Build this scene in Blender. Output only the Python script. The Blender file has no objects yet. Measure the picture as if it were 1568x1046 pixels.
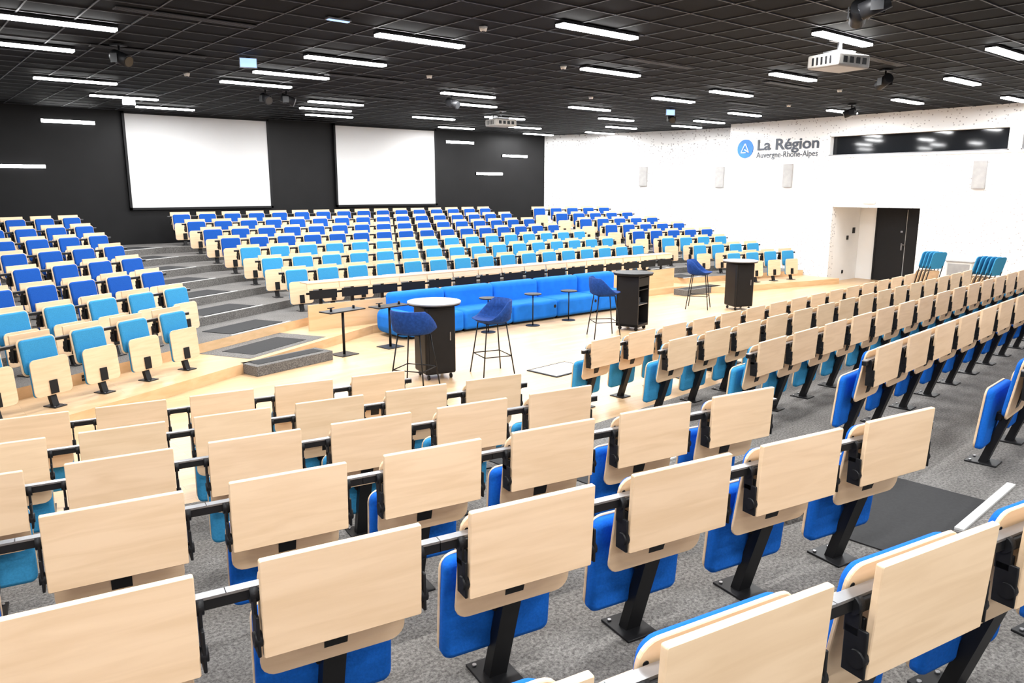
import bpy, bmesh, math, random
from mathutils import Matrix, Vector
random.seed(7)
scn=bpy.context.scene
COL=scn.collection
# ------------------------------------------------------------------ materials
MATS={}
def newmat(name):
    m=bpy.data.materials.new(name); m.use_nodes=True
    nt=m.node_tree; b=nt.nodes["Principled BSDF"]; MATS[name]=m
    return m,nt,b
def simple(name,col,rough=.5,metal=0,var=.08,scale=8,bump=0,emis=0,sheen=0,spec=.5):
    m,nt,b=newmat(name)
    tc=nt.nodes.new("ShaderNodeTexCoord"); n=nt.nodes.new("ShaderNodeTexNoise")
    n.inputs["Scale"].default_value=scale; n.inputs["Detail"].default_value=3
    nt.links.new(tc.outputs["Object"],n.inputs["Vector"])
    r=nt.nodes.new("ShaderNodeValToRGB")
    r.color_ramp.elements[0].position=.3; r.color_ramp.elements[1].position=.7
    r.color_ramp.elements[0].color=tuple(c*(1-var) for c in col)+(1,)
    r.color_ramp.elements[1].color=tuple(min(1,c*(1+var)) for c in col)+(1,)
    nt.links.new(n.outputs["Fac"],r.inputs["Fac"]); nt.links.new(r.outputs["Color"],b.inputs["Base Color"])
    b.inputs["Roughness"].default_value=rough; b.inputs["Metallic"].default_value=metal; b.inputs["Specular IOR Level"].default_value=spec
    if sheen: b.inputs["Sheen Weight"].default_value=sheen
    if bump:
        bp=nt.nodes.new("ShaderNodeBump"); bp.inputs["Strength"].default_value=bump; bp.inputs["Distance"].default_value=.01
        nt.links.new(n.outputs["Fac"],bp.inputs["Height"]); nt.links.new(bp.outputs["Normal"],b.inputs["Normal"])
    if emis:
        b.inputs["Emission Color"].default_value=tuple(col)+(1,); b.inputs["Emission Strength"].default_value=emis
    return m
def wood(name,c1,c2,rough=.42,sx=1.5,sz=14,randv=True):
    m,nt,b=newmat(name)
    tc=nt.nodes.new("ShaderNodeTexCoord"); mp=nt.nodes.new("ShaderNodeMapping")
    mp.inputs["Scale"].default_value=(sx,4,sz)
    oi=nt.nodes.new("ShaderNodeObjectInfo")
    add=nt.nodes.new("ShaderNodeVectorMath"); add.operation='ADD'
    sc=nt.nodes.new("ShaderNodeVectorMath"); sc.operation='SCALE'; sc.inputs["Scale"].default_value=37
    cmb=nt.nodes.new("ShaderNodeCombineXYZ")
    for i in range(3): nt.links.new(oi.outputs["Random"],cmb.inputs[i])
    nt.links.new(cmb.outputs[0],sc.inputs[0])
    nt.links.new(tc.outputs["Object"],mp.inputs["Vector"]); nt.links.new(mp.outputs[0],add.inputs[0]); nt.links.new(sc.outputs[0],add.inputs[1])
    n=nt.nodes.new("ShaderNodeTexNoise"); n.inputs["Scale"].default_value=1.6; n.inputs["Detail"].default_value=6; n.inputs["Distortion"].default_value=.6
    nt.links.new(add.outputs[0],n.inputs["Vector"])
    r=nt.nodes.new("ShaderNodeValToRGB"); r.color_ramp.elements[0].position=.32; r.color_ramp.elements[1].position=.62
    r.color_ramp.elements[0].color=c2+(1,); r.color_ramp.elements[1].color=c1+(1,)
    nt.links.new(n.outputs["Fac"],r.inputs["Fac"])
    h=nt.nodes.new("ShaderNodeHueSaturation")
    mr=nt.nodes.new("ShaderNodeMapRange"); mr.inputs["To Min"].default_value=.94; mr.inputs["To Max"].default_value=1.05
    nt.links.new(oi.outputs["Random"],mr.inputs["Value"]); nt.links.new(mr.outputs[0],h.inputs["Value"])
    nt.links.new(r.outputs["Color"],h.inputs["Color"]); nt.links.new(h.outputs[0],b.inputs["Base Color"])
    b.inputs["Roughness"].default_value=rough
    return m
wood("beech",(.77,.565,.37),(.69,.49,.305))
wood("beech_trim",(.68,.45,.25),(.58,.37,.19),sx=.7,sz=6)
simple("plastic_black",(.007,.007,.008),.5,spec=.25)
simple("steel_black",(.008,.008,.009),.45,spec=.25)
simple("steel_grey",(.30,.30,.31),.35,.8)
simple("fabric_royal",(.008,.115,.50),.9,var=.10,scale=90,bump=.12,spec=.15)
simple("fabric_sky",(.040,.25,.47),.9,var=.10,scale=90,bump=.12,spec=.15)
simple("fabric_deep",(.010,.075,.34),.9,var=.10,scale=90,bump=.12,spec=.15)
simple("fabric_sofa",(.010,.16,.62),.85,var=.08,scale=6,spec=.2)
simple("fabric_navy",(.008,.040,.18),.85,var=.25,scale=30,spec=.2)
simple("ceiling_black",(.0026,.0027,.0032),.75,var=.35,scale=1.2,spec=.09)
simple("grid_grey",(.044,.045,.050),.5,spec=.3)
simple("wall_black",(.0058,.0056,.0060),.5,var=.15,scale=2,spec=.22)
simple("wall_white",(.84,.84,.83),.7,var=.02,scale=2)
simple("screen_white",(.76,.76,.76),.8,var=.02,scale=1)
simple("speaker_grey",(.36,.35,.34),.6)
simple("projector_grey",(.34,.32,.29),.45)
simple("white_plastic",(.72,.70,.66),.4)
simple("logo_blue",(.02,.15,.56),.5)
simple("text_grey",(.05,.06,.08),.5)
simple("table_top_grey",(.33,.34,.36),.35)
simple("rubber_dark",(.020,.020,.021),.8,var=.15,scale=60,spec=.3)
simple("nosing_light",(.50,.50,.49),.6)
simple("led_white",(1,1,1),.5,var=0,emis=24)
simple("sign_blue",(.35,.55,1.0),.5,var=0,emis=1.3)
simple("sign_green",(.5,1.0,.85),.5,var=0,emis=1.0)
# carpet
m,nt,b=newmat("carpet_grey")
tc=nt.nodes.new("ShaderNodeTexCoord")
n1=nt.nodes.new("ShaderNodeTexNoise"); n1.inputs["Scale"].default_value=60; n1.inputs["Detail"].default_value=6; n1.inputs["Roughness"].default_value=.8
n2=nt.nodes.new("ShaderNodeTexNoise"); n2.inputs["Scale"].default_value=3
nt.links.new(tc.outputs["Object"],n1.inputs["Vector"]); nt.links.new(tc.outputs["Object"],n2.inputs["Vector"])
r=nt.nodes.new("ShaderNodeValToRGB"); r.color_ramp.elements[0].position=.38; r.color_ramp.elements[1].position=.64
r.color_ramp.elements[0].color=(.058,.054,.050,1); r.color_ramp.elements[1].color=(.28,.265,.25,1)
nt.links.new(n1.outputs["Fac"],r.inputs["Fac"])
mx=nt.nodes.new("ShaderNodeMix"); mx.data_type='RGBA'; mx.blend_type='MULTIPLY'; mx.inputs["Factor"].default_value=.35
nt.links.new(r.outputs["Color"],mx.inputs[6]); nt.links.new(n2.outputs["Fac"],mx.inputs[7]); nt.links.new(mx.outputs[2],b.inputs["Base Color"])
bp=nt.nodes.new("ShaderNodeBump"); bp.inputs["Strength"].default_value=.4; bp.inputs["Distance"].default_value=.01
nt.links.new(n1.outputs["Fac"],bp.inputs["Height"]); nt.links.new(bp.outputs["Normal"],b.inputs["Normal"])
b.inputs["Roughness"].default_value=.95
# wood floor planks
m,nt,b=newmat("parquet")
tc=nt.nodes.new("ShaderNodeTexCoord"); mp=nt.nodes.new("ShaderNodeMapping")
nt.links.new(tc.outputs["Object"],mp.inputs["Vector"])
bt=nt.nodes.new("ShaderNodeTexBrick"); bt.offset=.37; bt.offset_frequency=3
bt.inputs["Scale"].default_value=1; bt.inputs["Brick Width"].default_value=1.1; bt.inputs["Row Height"].default_value=.12
bt.inputs["Mortar Size"].default_value=.0015; bt.inputs["Mortar Smooth"].default_value=.5
bt.inputs["Color1"].default_value=(.64,.435,.25,1); bt.inputs["Color2"].default_value=(.55,.36,.195,1); bt.inputs["Mortar"].default_value=(.36,.225,.11,1)
nt.links.new(mp.outputs[0],bt.inputs["Vector"])
mp2=nt.nodes.new("ShaderNodeMapping"); mp2.inputs["Scale"].default_value=(1.5,20,1); nt.links.new(tc.outputs["Object"],mp2.inputs["Vector"])
n=nt.nodes.new("ShaderNodeTexNoise"); n.inputs["Scale"].default_value=2; n.inputs["Detail"].default_value=4; nt.links.new(mp2.outputs[0],n.inputs["Vector"])
r=nt.nodes.new("ShaderNodeValToRGB"); r.color_ramp.elements[0].color=(.84,.84,.84,1); r.color_ramp.elements[1].color=(1.1,1.1,1.1,1)
nt.links.new(n.outputs["Fac"],r.inputs["Fac"])
mx=nt.nodes.new("ShaderNodeMix"); mx.data_type='RGBA'; mx.blend_type='MULTIPLY'; mx.inputs["Factor"].default_value=1
nt.links.new(bt.outputs["Color"],mx.inputs[6]); nt.links.new(r.outputs["Color"],mx.inputs[7]); nt.links.new(mx.outputs[2],b.inputs["Base Color"])
b.inputs["Roughness"].default_value=.38
# perforated wall
m,nt,b=newmat("wall_perforated")
tc=nt.nodes.new("ShaderNodeTexCoord")
v=nt.nodes.new("ShaderNodeTexVoronoi"); v.inputs["Scale"].default_value=11; v.inputs["Randomness"].default_value=.85
nt.links.new(tc.outputs["Object"],v.inputs["Vector"])
sep=nt.nodes.new("ShaderNodeSeparateColor"); nt.links.new(v.outputs["Color"],sep.inputs[0])
mr=nt.nodes.new("ShaderNodeMapRange"); mr.inputs["To Min"].default_value=.16; mr.inputs["To Max"].default_value=.30
nt.links.new(sep.outputs[0],mr.inputs["Value"])
lt=nt.nodes.new("ShaderNodeMath"); lt.operation='LESS_THAN'
nt.links.new(v.outputs["Distance"],lt.inputs[0]); nt.links.new(mr.outputs[0],lt.inputs[1])
mx=nt.nodes.new("ShaderNodeMix"); mx.data_type='RGBA'
mx.inputs[6].default_value=(.82,.815,.80,1); mx.inputs[7].default_value=(.44,.42,.41,1)
nt.links.new(lt.outputs[0],mx.inputs["Factor"]); nt.links.new(mx.outputs[2],b.inputs["Base Color"]); b.inputs["Roughness"].default_value=.75
# dark glass
m,nt,b=newmat("glass_dark"); b.inputs["Base Color"].default_value=(.012,.013,.015,1); b.inputs["Roughness"].default_value=.05; b.inputs["Specular IOR Level"].default_value=.4

# ------------------------------------------------------------------ mesh builder
def outline(w,h,r,n=5):
    pts=[]
    for cx,cz,a0 in ((w/2-r,h-r,0),(-w/2+r,h-r,90),(-w/2+r,r,180),(w/2-r,r,270)):
        for i in range(n+1):
            a=math.radians(a0+90*i/n); pts.append((cx+r*math.cos(a),cz+r*math.sin(a)))
    return pts
class B:
    def __init__(s): s.bm=bmesh.new(); s.mats=[]
    def mi(s,m):
        if m not in s.mats: s.mats.append(m)
        return s.mats.index(m)
    def box(s,c,d,mat,bev=0,M=None,seg=2):
        mi=s.mi(mat)
        T=Matrix.Translation(c)@Matrix.Diagonal((d[0],d[1],d[2],1))
        if M is not None: T=M@T
        g=bmesh.ops.create_cube(s.bm,size=1,matrix=T)
        fs=set(f for v in g['verts'] for f in v.link_faces)
        for f in fs: f.material_index=mi
        if bev:
            es=set(e for f in fs for e in f.edges)
            r=bmesh.ops.bevel(s.bm,geom=list(es),offset=bev,segments=seg,affect='EDGES',profile=.5)
            for f in r['faces']: f.material_index=mi; f.smooth=True
    def cyl(s,p0,p1,r,mat,seg=12,r2=None,smooth=True):
        mi=s.mi(mat); p0=Vector(p0);p1=Vector(p1);d=p1-p0
        T=Matrix.Translation((p0+p1)/2)@d.to_track_quat('Z','Y').to_matrix().to_4x4()
        g=bmesh.ops.create_cone(s.bm,cap_ends=True,segments=seg,radius1=r,radius2=r if r2 is None else r2,depth=d.length,matrix=T)
        for f in set(f for v in g['verts'] for f in v.link_faces):
            f.material_index=mi
            if len(f.verts)==4: f.smooth=smooth
    def bar(s,p0,p1,w,t,mat):
        p0=Vector(p0);p1=Vector(p1);d=p1-p0
        a=math.atan2(d.z,d.y)
        M=Matrix.Translation((p0+p1)/2)@Matrix.Rotation(a,4,'X')
        s.box((0,0,0),(w,d.length,t),mat,0,M)
    def plate(s,w,h,t,r,mat,M,puff=0):
        mi=s.mi(mat)
        def loop(ins,y):
            o=outline(w-2*ins,h-2*ins,max(r-ins,.004))
            return [s.bm.verts.new(M@Vector((x,y,z+ins))) for x,z in o]
        if puff: loops=[loop(0,0),loop(0,t-puff),loop(puff*.4,t-puff*.35),loop(puff*1.4,t)]
        else:
            e=min(.003,t*.2); loops=[loop(e,0),loop(0,e),loop(0,t-e),loop(e,t)]
        for a,b2 in zip(loops,loops[1:]):
            n=len(a)
            for i in range(n):
                f=s.bm.faces.new((a[i],a[(i+1)%n],b2[(i+1)%n],b2[i])); f.material_index=mi; f.smooth=bool(puff)
        f=s.bm.faces.new(loops[0][::-1]); f.material_index=mi
        f=s.bm.faces.new(loops[-1]); f.material_index=mi
    def prism(s,poly,z0,z1,mtop,mside):
        a=[s.bm.verts.new((x,y,z0)) for x,y in poly]; b2=[s.bm.verts.new((x,y,z1)) for x,y in poly]
        n=len(poly); it=s.mi(mtop)
        for i in range(n):
            f=s.bm.faces.new((a[i],a[(i+1)%n],b2[(i+1)%n],b2[i])); f.material_index=s.mi(mside)
        f=s.bm.faces.new(b2); f.material_index=it
        f=s.bm.faces.new(a[::-1]); f.material_index=it
    def mesh(s,name):
        bmesh.ops.recalc_face_normals(s.bm,faces=s.bm.faces)
        me=bpy.data.meshes.new(name); s.bm.to_mesh(me); s.bm.free()
        for m in s.mats: me.materials.append(MATS[m])
        return me
    def obj(s,name,loc=(0,0,0),rz=0,parent=None):
        o=bpy.data.objects.new(name,s.mesh(name)); COL.objects.link(o)
        o.location=loc; o.rotation_euler=(0,0,rz)
        if parent: o.parent=parent
        return o
def inst(name,me,loc,rz=0):
    o=bpy.data.objects.new(name,me); COL.objects.link(o); o.location=loc; o.rotation_euler=(0,0,rz); return o
RX=lambda a:Matrix.Rotation(math.radians(a),4,'X')
TR=lambda x,y,z:Matrix.Translation((x,y,z))

# ------------------------------------------------------------------ room shell
H=4.65
b=B(); b.box((7,8,-.05),(32,31,.1),"parquet"); b.obj("floor")
b=B(); b.box((6,8,H+.05),(34,31,.1),"ceiling_black"); b.obj("ceiling")
b=B()
y=-6.7
while y<22.2: b.box((6.5,y,H-.006),(30,.018,.012),"grid_grey"); y+=.6
x=-8.6
while x<22.2: b.box((x,7.6,H-.0055),(.018,29,.011),"grid_grey"); x+=.6
b.obj("trim_ceiling_grid")
b=B(); b.box((6.5,22.4,H/2),(33,.2,H),"wall_black"); b.obj("wall_back")
b=B(); b.box((-9.1,7.5,H/2),(.2,30,H),"wall_black"); b.obj("wall_left")
b=B(); b.box((6.5,-7.1,H/2),(31,.2,H),"wall_white"); b.obj("wall_front")
def wall_holes(name,X,t,y0,y1,holes,mat):
    b=B(); ys=sorted({y0,y1}|{h[i] for h in holes for i in (0,1)}); zs=sorted({0,H}|{h[i] for h in holes for i in (2,3)})
    for i in range(len(ys)-1):
        for j in range(len(zs)-1):
            yc=(ys[i]+ys[i+1])/2; zc=(zs[j]+zs[j+1])/2
            if any(h[0]<yc<h[1] and h[2]<zc<h[3] for h in holes): continue
            b.box((X+t/2,yc,zc),(t,ys[i+1]-ys[i],zs[j+1]-zs[j]),mat)
    return b.obj(name)
WX=21.2
wall_holes("wall_right",WX,.25,-7,14.7,[(8.75,11.15,0,2.16),(6.85,11.37,3.58,4.13),(1.8,6.6,3.58,4.13)],"wall_perforated")
b=B()
b.prism([(20.2,22.3),(21.8,17.9),(22.2,17.9),(20.6,22.3)],0,H,"wall_perforated","wall_perforated")
b.prism([(21.8,17.9),(22.3,15.6),(22.6,15.6),(22.2,17.9)],0,H,"wall_perforated","wall_perforated")
b.prism([(22.3,15.6),(22.3,14.7),(22.6,14.7),(22.6,15.6)],0,H,"wall_perforated","wall_perforated")
b.box((21.9,14.6,H/2),(1.3,.2,H),"wall_perforated"); b.obj("wall_right_rear")
# alcove
b=B()
b.box((22.17,11.2,1.1),(1.45,.1,2.2),"wall_white"); b.box((22.17,8.7,1.1),(1.45,.1,2.2),"wall_white")
b.box((22.17,9.95,2.21),(1.45,2.6,.1),"wall_white"); b.box((22.95,9.95,1.1),(.1,2.6,2.2),"wall_white"); b.obj("wall_alcove")
b=B()
b.box((22.86,10.18,1.05),(.05,.80,2.08),"plastic_black",.004); b.box((22.86,9.34,1.05),(.05,.80,2.08),"plastic_black",.004)
b.box((22.865,9.76,2.10),(.06,1.72,.05),"steel_black"); b.box((22.865,10.61,1.06),(.06,.05,2.12),"steel_black"); b.box((22.865,8.91,1.06),(.06,.05,2.12),"steel_black")
b.box((22.83,9.84,1.02),(.01,.035,.2),"steel_grey"); b.cyl((22.80,9.84,1.08),(22.80,9.72,1.08),.011,"steel_grey"); b.cyl((22.84,9.84,1.08),(22.80,9.84,1.08),.011,"steel_grey")
b.box((22.82,9.86,1.45),(.02,.06,.05),"steel_grey")
b.obj("door_1")
def window(name,y0,y1):
    b=B(); z0,z1=3.58,4.13; yc=(y0+y1)/2; L=y1-y0
    b.box((WX+.16,yc,(z0+z1)/2),(.02,L,z1-z0),"glass_dark")
    b.box((WX+.06,yc,z0+.012),(.2,L,.024),"steel_grey"); b.box((WX+.06,yc,z1-.012),(.2,L,.024),"wall_white")
    b.box((WX+.06,y0+.012,(z0+z1)/2),(.2,.024,z1-z0),"wall_white"); b.box((WX+.06,y1-.012,(z0+z1)/2),(.2,.024,z1-z0),"wall_white")
    b.box((WX-.012,yc,z1+.03),(.03,L+.14,.06),"wall_white"); b.box((WX-.012,yc,z0-.03),(.03,L+.14,.06),"wall_white")
    b.box((WX-.012,y0-.035,(z0+z1)/2),(.03,.07,z1-z0),"wall_white"); b.box((WX-.012,y1+.035,(z0+z1)/2),(.03,.07,z1-z0),"wall_white")
    b.obj(name)
window("window_1",6.85,11.37); window("window_2",1.8,6.6)

# ------------------------------------------------------------------ tiers
def f1(k,x): return (7.04-1.06*(k-1)-.18*x)/.983
def f2(k,x): return (5.86-1.07*(k-1)+.076*x)/.997
def xi(k):
    a=(7.04-1.06*(k-1))/.983; c=(5.86-1.07*(k-1))/.997
    return (a-c)/(.18/.983+.076/.997)
def near_line(k):
    X=xi(k); return [(-8.98,f1(k,-8.98)),(X,f1(k,X)),(17.2,f2(k,17.2))]
b=B()
for k in range(1,9):
    A=near_line(k); N=near_line(k+1) if k<8 else [(-8.98,-6.98),(5,-6.98),(17.2,-6.98)]
    b.prism(A+N[::-1],0,.15*k,"parquet" if k==1 else "carpet_grey","beech_trim" if k<=2 else "carpet_grey")
    if k>1:
        y0=f1(k,4.5)
        b.prism([(4.16,y0+.44),(4.16,y0-.2),(5.12,y0-.2),(5.12,y0+.49)],.15*(k-1)-.05,.15*k-.001,"carpet_grey","carpet_grey")
b.obj("tiered_platform_near")
def fL(k,x): return 10.66+.991*(k-1)+.527*(x-(3.53-.522*(k-1)))
def YC(k): return 12.5 if k==1 else 13.68+1.16*(k-2)
def fR(k,x): return 11.62+1.13*(k-1)-.2126*(x-17)
def far_line(k):
    xl=(YC(k)-10.66-.991*(k-1))/.527+3.53-.522*(k-1)
    return [(-8.98,fL(k,-8.98)),(xl,YC(k)),(16.2,YC(k)),(16.9,fR(k,16.9)),(21.15,fR(k,21.1))]
b=B()
for k in range(1,9):
    A=far_line(k); N=far_line(k+1) if k<8 else [(-8.98,22.28),(3,22.28),(16.2,22.28),(16.9,22.28),(20.1,22.28)]
    if k==8: A[-1]=(21.0,fR(8,21.0))
    b.prism(A+N[::-1],0,.15*k,"parquet" if k==1 else "carpet_grey","beech_trim" if k<=2 else "carpet_grey")
b.obj("tiered_platform_far")

b=B()
for k in range(1,9):
    M=Matrix.Translation((5.0,fL(k,5.0),.15*k))@Matrix.Rotation(math.radians(27.8),4,'Z')
    if k==1: b.box((.05,.62,.002),(1.9,.98,.004),"carpet_grey",0,M)
    b.box((0,.42 if k>1 else .58,.005),(1.3,.62,.008),"rubber_dark",0,M)
    if k>1: b.box((0,.02,.006),(1.5,.035,.012),"nosing_light",0,M)
b.obj("aisle_mat_runner_far")
b=B()
for k in range(2,9):
    M=Matrix.Translation((17.05,fR(k,17.05)+.02,.15*k))
    b.box((0,.4,.004),(.7,.6,.008),"rubber_dark",0,M); b.box((0,.02,.006),(.8,.04,.012),"nosing_light",0,M)
b.obj("aisle_mat_runner_side")
b=B()
for k in range(2,9):
    X=4.64; y=f1(k,4.5)+.465
    M=Matrix.Translation((X,y,.15*k))@Matrix.Rotation(math.radians(3),4,'Z')
    if k>2: b.box((-.1,.36,.004-.15),(1.15,.58,.008),"rubber_dark",0,M)
    b.box((0,-.02,.006),(.92,.045,.012),"nosing_light",0,M)
b.obj("aisle_mat_runner_near")
def step_box(x,y,w,d,rz):
    b=B(); b.box((0,0,.075),(w,d,.15),"carpet_grey",.006); b.box((0,.02,.152),(w*.86,d*.6,.006),"rubber_dark")
    b.obj("step_box",(x,y,0),rz)
step_box(4.66,10.93,1.4,.42,math.radians(14)); step_box(16.4,12.1,1.5,.4,0)
b=B(); b.box((0,0,.006),(.85,.6,.012),"rubber_dark",.003); b.box((0,0,.0125),(.78,.53,.003),"speaker_grey"); b.obj("floor_hatch",(7.7,8.1,0),math.radians(5))
b=B()
for i in range(9):
    x=2.9-i*.95
    y=fL(2,x); M=Matrix.Translation((x,y-.006,.225))@Matrix.Rotation(math.radians(27.8),4,'Z')
    b.box((0,0,0),(.12,.012,.08),"plastic_black",0,M); b.box((0,-.007,0),(.13,.004,.006),"steel_grey",0,M)
b.obj("riser_vent")

# ------------------------------------------------------------------ chairs
def chair_mesh(name,fab):
    b=B(); P="plastic_black"
    b.bar((0,.09,.0),(0,-.135,.73),.078,.05,"steel_black")
    b.box((0,.09,.006),(.16,.20,.012),"steel_black",.003)
    for sx in (-.055,.055): b.cyl((sx,.16,.012),(sx,.16,.02),.009,"steel_grey",8)
    Mb=TR(0,-.062,.385)@RX(9)
    b.plate(.48,.430,.013,.055,"beech",Mb)
    b.plate(.44,.405,.032,.05,fab,Mb@TR(0,.013,.012),.016)
    for sx in (-.218,.218): b.cyl(Mb@Vector((sx,-.002,.375)),Mb@Vector((sx,.001,.375)),.008,"steel_black",8)
    Ms=TR(0,.055,.145)@RX(5)
    b.plate(.47,.43,.045,.04,fab,Ms@TR(0,.045,0)@Matrix.Rotation(math.pi,4,'Z'),.018)
    b.plate(.48,.44,.014,.06,"beech",Ms@TR(0,.045,-.004))
    b.box((0,.07,.0),(.10,.012,.16),P,.003,Ms@TR(0,-.003,.09))
    b.box((0,.03,.36),(.10,.06,.06),P,.008)
    Mt=TR(0,-.205,.54)@RX(3)
    b.plate(.50,.32,.022,.007,"beech",Mt)
    for sx in (-1,1):
        x=sx*.262
        b.box((x,-.175,.615),(.010,.065,.13),P,.003)
        b.box((x,-.162,.70),(.010,.045,.09),P,.003)
        b.cyl((x-.012,-.185,.60),(x+.012,-.185,.60),.024,P,12)
        b.cyl((x-.012,-.16,.735),(x+.012,-.16,.735),.026,P,12)
        b.box((x-sx*.03,-.155,.62),(.012,.045,.15),P,.003)
        b.box((sx*.19,-.165,.735),(.15,.03,.035),P,.004)
    b.box((0,-.15,.757),(.676,.036,.008),"steel_grey"); b.box((0,-.15,.737),(.676,.032,.032),"steel_black")
    return b.mesh(name)
CH={k:chair_mesh("auditorium_chair_"+k,"fabric_"+k) for k in ("royal","sky","deep")}
def chair(kind,x,y,z,rz): inst("auditorium_chair",CH[kind],(x,y,z),rz)
PT=.674
d1=Vector((.983,-.18));n1=Vector((.18,.983)); r1=math.atan2(-.18,.983)
for k,(t0,kmax,per) in enumerate([(.663,2,6.49),(.557,3,5.32),(.505,3,4.25),(.446,4,3.19),(.361,4,2.13),(.265,4,1.06)],1):
    for j in range(-5 if k<6 else -4,kmax+1):
        q=d1*(t0+PT*j+.25)+n1*(per+.20)
        chair("sky" if k<=3 else "royal",q.x,q.y,.15*k,r1)
d2=Vector((.997,.076));n2=Vector((-.076,.997)); r2=math.atan2(.076,.997)
for k,(t0,per) in enumerate([(6.38,5.315),(6.38,4.31),(6.23,3.26),(6.01,2.17),(5.75,1.08),(5.6,.01)],1):
    t=t0+.25
    while t<16.7:
        q=d2*t+n2*(per+.20); chair("sky" if k<=3 else "royal",q.x,q.y,.15*k,r2); t+=PT
dl=Vector((.885,.466)); bl=Vector((-.466,.885))
for k in range(1,9):
    base=Vector((3.17,11.12))+bl*1.12*(k-1)
    xe=3.17 if k==1 else 3.68
    t=(xe-base.x)/.885
    for j in range(12):
        q=base+dl*(t-PT*j)
        if q.x<-4.5: break
        chair("sky" if k<=2 else "deep",q.x,q.y,.15*k,math.radians(207.8))
for k in range(2,9):
    y=14.15+1.16*(k-2)
    for j in range(16):
        chair("sky" if k<=4 else "deep",6.35+PT*j,y,.15*k,math.pi)
for k in range(1,9):
    n=4 if k<4 else 5
    for j in range(n):
        t=.35+PT*j
        chair("sky" if k<=3 else "deep",17.55+.978*t,12.08+1.13*(k-1)-.208*t,.15*k,math.radians(168))

# front desk of the centre block
b=B()
b.box((11.0,12.72,.38),(10.3,.03,.47),"beech_trim")
for j in range(16):
    x=6.2+PT*.955*j
    b.box((x,12.80,.78),(.54,.02,.16),"plastic_black",.004); b.bar((x,12.95,.15),(x,12.9,.97),.05,.04,"steel_black")
    b.plate(.62,.12,.022,.012,"beech",TR(x,12.79,.88)@RX(-10))
    b.box((x,12.95,.99),(.62,.30,.022),"beech",.004)
b.box((11.0,12.86,.80),(10.2,.035,.035),"steel_black")
b.obj("front_desk")

# ------------------------------------------------------------------ sofa
b=B()
x0=7.2; w=1.2
for i in range(5):
    xc=x0+w*(i+.5)
    b.box((xc,11.92,.225),(w-.008,.94,.37),"fabric_sofa",.07,seg=4)
    b.box((xc,12.22,.55),(w-.008,.30,.46),"fabric_sofa",.09,seg=4)
    b.box((xc,11.95,.025),(w-.1,.8,.05),"plastic_black")
    if i in (1,2,3): b.cyl((xc+.5,11.448,.28),(xc+.5,11.46,.28),.035,"plastic_black",16)
b.box((x0-.02,11.93,.27),(.36,.94,.46),"fabric_sofa",.15,seg=5)
b.obj("modular_sofa")

# ------------------------------------------------------------------ bar tables, stools, side tables
def bar_table(x,y,rz,shelf=False,top="table_top_grey"):
    b=B(); w=.46
    b.cyl((0,0,1.075),(0,0,1.10),.38,top,48); b.cyl((0,0,1.055),(0,0,1.075),.37,"plastic_black",48)
    if not shelf:
        b.box((0,0,.565),(w,w,.97),"steel_black",.03,seg=3)
        b.box((0,-w/2-.002,.56),(.36,.006,.88),"plastic_black",.002); b.box((.14,-w/2-.008,.62),(.015,.012,.12),"steel_grey")
    else:
        for sx in (-1,1): b.box((sx*(w/2-.015),0,.565),(.03,w,.97),"steel_black")
        b.box((0,w/2-.015,.565),(w,.03,.97),"steel_black"); b.box((0,0,1.04),(w,w,.03),"steel_black")
        b.box((0,0,.10),(w,w,.05),"steel_black"); b.box((0,-.01,.5),(w-.05,w-.04,.015),"steel_grey"); b.box((0,-.01,.78),(w-.05,w-.04,.015),"steel_black")
        b.box((-.05,0,.60),(.14,.2,.18),"white_plastic",.01); b.box((.1,0,.56),(.08,.2,.1),"steel_grey",.01); b.cyl((.0,0,.125),(.0,0,.40),.07,"steel_grey",16)
        b.box((0,-w/2+.004,.93),(w-.06,.008,.16),"plastic_black")
    for sx in (-1,1):
        for sy in (-1,1):
            b.cyl((sx*.17-.012,sy*.17,.035),(sx*.17+.012,sy*.17,.035),.035,"plastic_black",14); b.cyl((sx*.17,sy*.17,.035),(sx*.17,sy*.17,.085),.01,"steel_grey",8)
    b.obj("bar_table",(x,y,0),rz)
bar_table(6.02,8.95,math.radians(-12)); bar_table(11.1,9.7,math.radians(15),True,"plastic_black"); bar_table(14.85,9.85,math.radians(-25))
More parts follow.
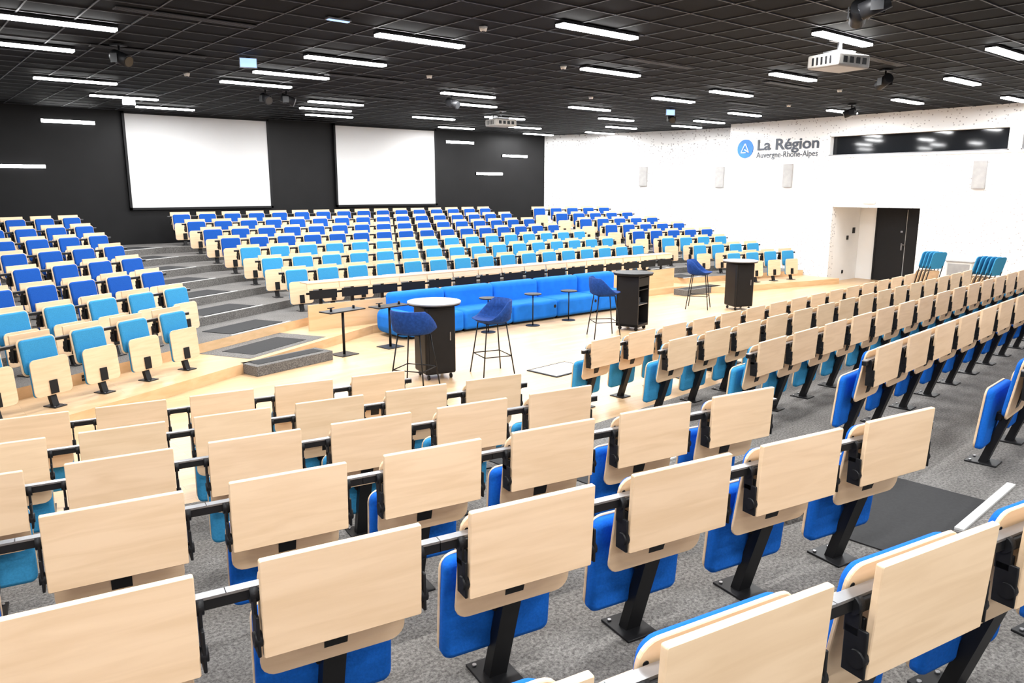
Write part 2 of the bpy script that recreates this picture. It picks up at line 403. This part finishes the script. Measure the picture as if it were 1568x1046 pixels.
def stool_mesh():
    b=B(); mi=b.mi("fabric_navy"); bm=b.bm
    NA=32
    def ring(r,zf):
        return [bm.verts.new((r*1.1*math.cos(2*math.pi*i/NA)*1.06,r*1.08*math.sin(2*math.pi*i/NA),zf(2*math.pi*i/NA))) for i in range(NA)]
    def rim(a):
        c=(1-math.sin(a))/2
        return .83+.26*min(1,max(0,(c-.25)/.5))**1.2
    R=[ring(.10,lambda a:.765),ring(.20,lambda a:.78),ring(.245,lambda a:.82),ring(.262,lambda a:.82+(rim(a)-.82)*.5),ring(.268,rim),
       ring(.25,lambda a:rim(a)+.006),ring(.235,lambda a:.83+(rim(a)-.83)*.5),ring(.21,lambda a:.825),ring(.12,lambda a:.815)]
    for A,C2 in zip(R,R[1:]):
        for i in range(NA):
            f=bm.faces.new((A[i],A[(i+1)%NA],C2[(i+1)%NA],C2[i])); f.material_index=mi; f.smooth=True
    bm.faces.new(R[0][::-1]).material_index=mi; f=bm.faces.new(R[-1]); f.material_index=mi
    feet={}
    for sx in (-1,1):
        for sy in (-1,1):
            b.cyl((sx*.16,sy*.15,.775),(sx*.255,sy*.245,0),.010,"steel_black",8)
            feet[(sx,sy)]=(sx*.16+sx*.095*.62,sy*.15+sy*.095*.62,.295)
    for a,c in (((-1,-1),(1,-1)),((1,-1),(1,1)),((1,1),(-1,1)),((-1,1),(-1,-1))): b.cyl(feet[a],feet[c],.008,"steel_black",8)
    b.box((0,0,.768),(.32,.30,.012),"steel_black")
    return b.mesh("bar_stool")
SM=stool_mesh()
for x,y,a in ((5.40,8.52,-60),(6.75,8.55,75),(10.1,9.5,-120),(14.25,10.5,-150)):
    inst("bar_stool",SM,(x,y,0),math.radians(a))
def side_table(x,y,w,d,h,rz):
    b=B(); b.box((0,0,h-.01),(w,d,.02),"steel_black",.006); b.cyl((0,0,.01),(0,0,h-.02),.022,"steel_black",12); b.box((0,0,.006),(.34,.34,.012),"steel_black",.003)
    b.cyl((-w*.32,0,h),(-w*.32,0,h+.05),.02,"plastic_black",10); b.cyl((w*.32,0,h),(w*.32,0,h+.05),.02,"plastic_black",10); b.box((-w*.32,0,h+.055),(.12,.03,.012),"plastic_black")
    b.obj("side_table",(x,y,0),rz)
side_table(5.72,11.15,.72,.30,.74,math.radians(12)); side_table(6.62,11.2,.66,.30,.72,math.radians(8))
for x,y,h in ((8.75,11.2,.66),(9.87,11.2,.64),(10.85,11.2,.62)):
    b=B(); b.cyl((0,0,h-.02),(0,0,h),.17,"plastic_black",32); b.cyl((0,0,0),(0,0,h-.02),.012,"steel_black",10); b.cyl((0,0,0),(0,0,.01),.14,"steel_black",32); b.obj("round_side_table",(x,y,0))

# ------------------------------------------------------------------ screens
for x,w in ((7.33,3.80),(13.25,3.68)):
    b=B(); z0,z1=2.17,4.58; zc=(z0+z1)/2; h=z1-z0
    b.box((x,22.24,zc),(w,.04,h),"screen_white")
    for s in (-1,1):
        b.box((x+s*(w/2+.03),22.23,zc),(.06,.09,h+.12),"plastic_black"); b.box((x,22.23,zc+s*(h/2+.03)),(w+.12,.09,.06),"plastic_black")
    b.obj("projection_screen")

def speaker(x,y,z,rz):
    b=B(); b.box((0,0,0),(.06,.30,.68),"speaker_grey",.008); b.box((-.032,0,0),(.004,.26,.64),"speaker_grey"); b.box((.03,0,0),(.02,.2,.5),"plastic_black"); b.obj("wall_speaker",(x,y,z),rz)
speaker(WX-.04,12.6,3.05,0); speaker(WX-.04,7.42,3.0,0); speaker(22.22,15.75,3.05,math.radians(13)); speaker(21.53,18.5,3.1,math.radians(20))

# ------------------------------------------------------------------ logo sign
root=bpy.data.objects.new("wall_logo_sign",None); COL.objects.link(root); root.location=(WX-.012,14.12,3.88)
b=B(); b.cyl((.01,0,0),(-.01,0,0),.28,"logo_blue",48)
for p0,p1 in (((-.14,-.12),(.0,.16)),((0,.16),(.14,-.12)),((-.14,-.12),(.03,-.12)),((-.02,-.02),(.14,-.12))):
    b.cyl((-.014,-p0[0],p0[1]),(-.014,-p1[0],p1[1]),.016,"white_plastic",6)
b.obj("logo_disc",parent=root)
def text(s,size,y,z,off,wid):
    c=bpy.data.curves.new("sign_text",'FONT'); c.body=s; c.size=size; c.extrude=.004; c.offset=off
    o=bpy.data.objects.new("sign_text",c); COL.objects.link(o); o.data.materials.append(MATS["text_grey"])
    o.parent=root; o.location=(-.002,y-14.12,z-3.88); o.rotation_euler=(math.pi/2,0,-math.pi/2)
    bpy.context.view_layer.update(); w=o.dimensions.x
    o.scale=(wid/w,1,1)
text("La Région",.44,13.72,3.82,.010,2.0); text("Auvergne-Rhône-Alpes",.25,13.72,3.59,.0,2.0)

# ------------------------------------------------------------------ ceiling luminaires
LP=[(2.0,10.9),(1.9,12.9),(3.25,16.35),(4.6,18.6),(5.95,20.4),(5.98,9.07),(6.0,11.2),(5.98,13.15),(5.97,14.7),(8.64,16.7),(9.1,18.15),(9.95,19.65),(7.36,7.13),(10,9.37),(10.06,13.5),
(11.3,15.0),(12.5,18.4),(15.0,20.8),(14.0,17.1),(16.6,19.3),(19.0,21.3),(14.0,13.8),(16.7,15.4),(19.0,17.3),(20.2,19.4),(14.1,11.3),(14.1,9.8),(12.9,7.7),(10.2,5.4),(18.2,12.2),(19.4,14.2),(20.3,15.7),(19.5,10.2),(18.4,8.1),(15.8,6.0),(13.1,4.4),(19.8,6.4),
(0,4),(4,4),(8,1),(2.6,6.4),(-3,8),(-3.4,12),(0,0),(5,-2),(10,-1.5),(-5,4),(7,4),(13,.5),(17,3),(-2,-3.5),(-3,16),(2,1.5),(-2,1.5),(3,-1),(-4,-1),(8,-4),(1,-4.5)]  # this row: fixtures out of view, added to brighten the near seating
b=B(); b.box((0,0,.0),(1.36,.16,.03),"steel_black"); b.box((0,0,-.02),(1.34,.145,.05),"led_white"); LM=b.mesh("linear_ceiling_light")
LD=bpy.data.lights.new("led_lamp",'AREA'); LD.shape='RECTANGLE'; LD.size=1.3; LD.size_y=.14; LD.energy=98; LD.color=(.985,.995,1)
for x,y in LP:
    o=inst("linear_ceiling_light",LM,(x,y,H-.03))
    lo=bpy.data.objects.new("led_lamp",LD); COL.objects.link(lo); lo.parent=o; lo.location=(0,0,-.048)
b=B(); b.box((0,.0,0),(1.2,.03,.09),"steel_black"); b.box((0,-.015,0),(1.18,.03,.08),"led_white"); WM=b.mesh("wall_reflection_strip")  # glowing strips added to stand in for ceiling lights reflected in the wall
for x,z in ((2.95,3.2),(4.15,4.3),(16.2,4.25),(18.7,3.85),(17.5,3.2)): inst("wall_reflection_strip",WM,(x,22.28,z))
b=B(); b.box((0,0,0),(1.6,.16,.012),"grid_grey"); 
for i in range(3): b.box((0,-.05+.05*i,-.007),(1.58,.018,.004),"plastic_black")
DM=b.mesh("air_diffuser")
for x,y in ((3.5,12.5),(3.2,9.8),(7.3,12.9),(11.9,11.6),(10.1,8.4),(14.1,8.5),(9,15.5),(16.5,11),(12.5,6)): inst("air_diffuser",DM,(x,y,H-.018))
def projector(x,y,rz,s=1):
    b=B(); zc=-.30
    b.box((0,0,zc),(.66*s,.50*s,.18*s),"projector_grey",.03,seg=3); b.box((0,-.255*s,zc),(.58*s,.02,.13*s),"speaker_grey",.004)
    b.cyl((.12*s,-.24*s,zc),(.12*s,-.34*s,zc),.07*s,"plastic_black",24); b.cyl((.12*s,-.34*s,zc),(.12*s,-.345*s,zc),.055*s,"glass_dark",24)
    for i in range(5): b.box((-.331*s,-.15+.07*i,zc),(.006,.03,.10*s),"plastic_black")
    for i in range(5): b.box((.331*s,-.15+.07*i,zc),(.006,.03,.10*s),"plastic_black")
    for i in range(4): b.box((-.2+.13*i,.252*s,zc),(.08,.006,.08*s),"plastic_black")
    b.box((0,0,zc+.12),(.34,.26,.04),"steel_grey",.005); b.cyl((0,0,zc+.12),(0,0,0),.03,"steel_grey",16); b.box((0,0,-.012),(.2,.2,.02),"steel_grey")
    b.obj("ceiling_projector",(x,y,H-.012),rz)
projector(10.4,5.55,math.radians(170)); projector(12.96,16.0,math.radians(175))
b=B(); b.box((0,0,-.01),(.16,.16,.02),"plastic_black"); b.cyl((0,0,-.02),(0,0,-.14),.015,"plastic_black")
b.box((0,0,-.17),(.05,.14,.06),"plastic_black",.006); b.cyl((0,.1,-.14),(0,-.16,-.24),.085,"plastic_black",20); b.cyl((0,-.16,-.24),(0,-.165,-.242),.07,"glass_dark",20)
b.box((.10,0,-.19),(.012,.12,.12),"plastic_black"); b.box((-.10,0,-.19),(.012,.12,.12),"plastic_black")
SP=b.mesh("stage_spotlight")
for x,y,a in ((6.5,15.6,0),(6.9,15.5,60),(3.0,12.2,30),(8.0,3.9,200),(8.2,4.2,120),(9.9,13.9,20),(13.5,17,0),(16.4,13.2,-40),(13.6,6.4,150),(18.4,9.4,210)): inst("stage_spotlight",SP,(x,y,H-.012),math.radians(a))
b=B(); b.cyl((0,0,0),(0,0,-.05),.055,"white_plastic",20,.04); b.cyl((0,0,-.05),(0,0,-.055),.02,"plastic_black",12); DT=b.mesh("smoke_detector")
for x,y in ((6.2,8.0),(9.1,9.6),(12.5,12.3),(4.6,14.4),(15.5,8.2),(17.3,10.4),(8.0,11.9)): inst("smoke_detector",DT,(x,y,H-.012))
b=B(); b.box((0,0,-.01),(.06,.03,.02),"plastic_black"); b.box((0,0,-.09),(.26,.03,.15),"steel_grey"); b.box((0,-.016,-.09),(.24,.004,.13),"sign_blue"); ES=b.mesh("emergency_exit_sign")
for x,y in ((4.78,12.05),(4.75,18.9),(15.85,12.8)): inst("emergency_exit_sign",ES,(x,y,H-.012),math.radians(-20))
b=B(); b.box((0,0,-.01),(.30,.10,.02),"steel_grey"); b.box((0,0,-.022),(.27,.07,.006),"sign_blue"); b.obj("emergency_light",(4.6,8.75,H-.012))
b=B(); b.box((0,0,0),(.05,.34,.12),"white_plastic",.006); b.box((-.026,0,0),(.004,.3,.09),"sign_green"); b.obj("door_exit_sign",(WX-.027,10.1,2.32))
b=B()
for dx,z,s in ((0,1.25,.1),(.35,1.45,.14),(-.15,.25,.08)): b.box((dx,0,z),(s,.02,s*1.2),"plastic_black",.004)
b.obj("light_switch_panel",(22.2,11.138,0))

def folded_chairs(x,y,rz,n):
    b=B()
    for i in range(n):
        M=TR(i*.10,0,0)@Matrix.Rotation(math.radians(14),4,'Y')
        M2=M@Matrix.Rotation(math.pi/2,4,'Z')
        b.plate(.44,.42,.035,.07,"fabric_sky",M2@TR(0,0,.78),.015); b.plate(.44,.38,.014,.07,"beech",M2@TR(0,.04,.34))
        for sy in (-.2,.2): b.cyl(M@Vector((0,sy,.02)),M@Vector((0,sy,.85)),.012,"steel_black",8)
    b.box((n*.05+.05,0,.03),(n*.1+.35,.5,.04),"steel_black",.004)
    b.obj("stacked_chairs",(x,y,0),rz)
folded_chairs(19.9,8.1,math.radians(-110),4); folded_chairs(19.3,6.75,math.radians(-100),5)
b=B(); b.box((0,0,.45),(.5,.6,.9),"white_plastic",.02); b.box((0,0,.91),(.54,.64,.03),"speaker_grey",.005); b.box((-.252,0,.5),(.006,.5,.7),"speaker_grey"); b.obj("storage_cabinet",(20.7,7.4,0))

# ------------------------------------------------------------------ camera, world, colour
cam=bpy.data.cameras.new("camera"); co=bpy.data.objects.new("camera",cam); COL.objects.link(co)
co.location=(0,0,2.65); co.rotation_euler=(math.radians(90)-math.atan(233/1170),0,-math.atan2(.640,.768))
cam.sensor_width=36; cam.lens=36*1170/1568; cam.clip_start=.05
scn.camera=co
w=bpy.data.worlds.new("world"); scn.world=w; w.use_nodes=True
w.node_tree.nodes["Background"].inputs[0].default_value=(.9,.95,1,1); w.node_tree.nodes["Background"].inputs[1].default_value=.3
scn.view_settings.view_transform='Standard'; scn.view_settings.look='None'; scn.view_settings.exposure=0
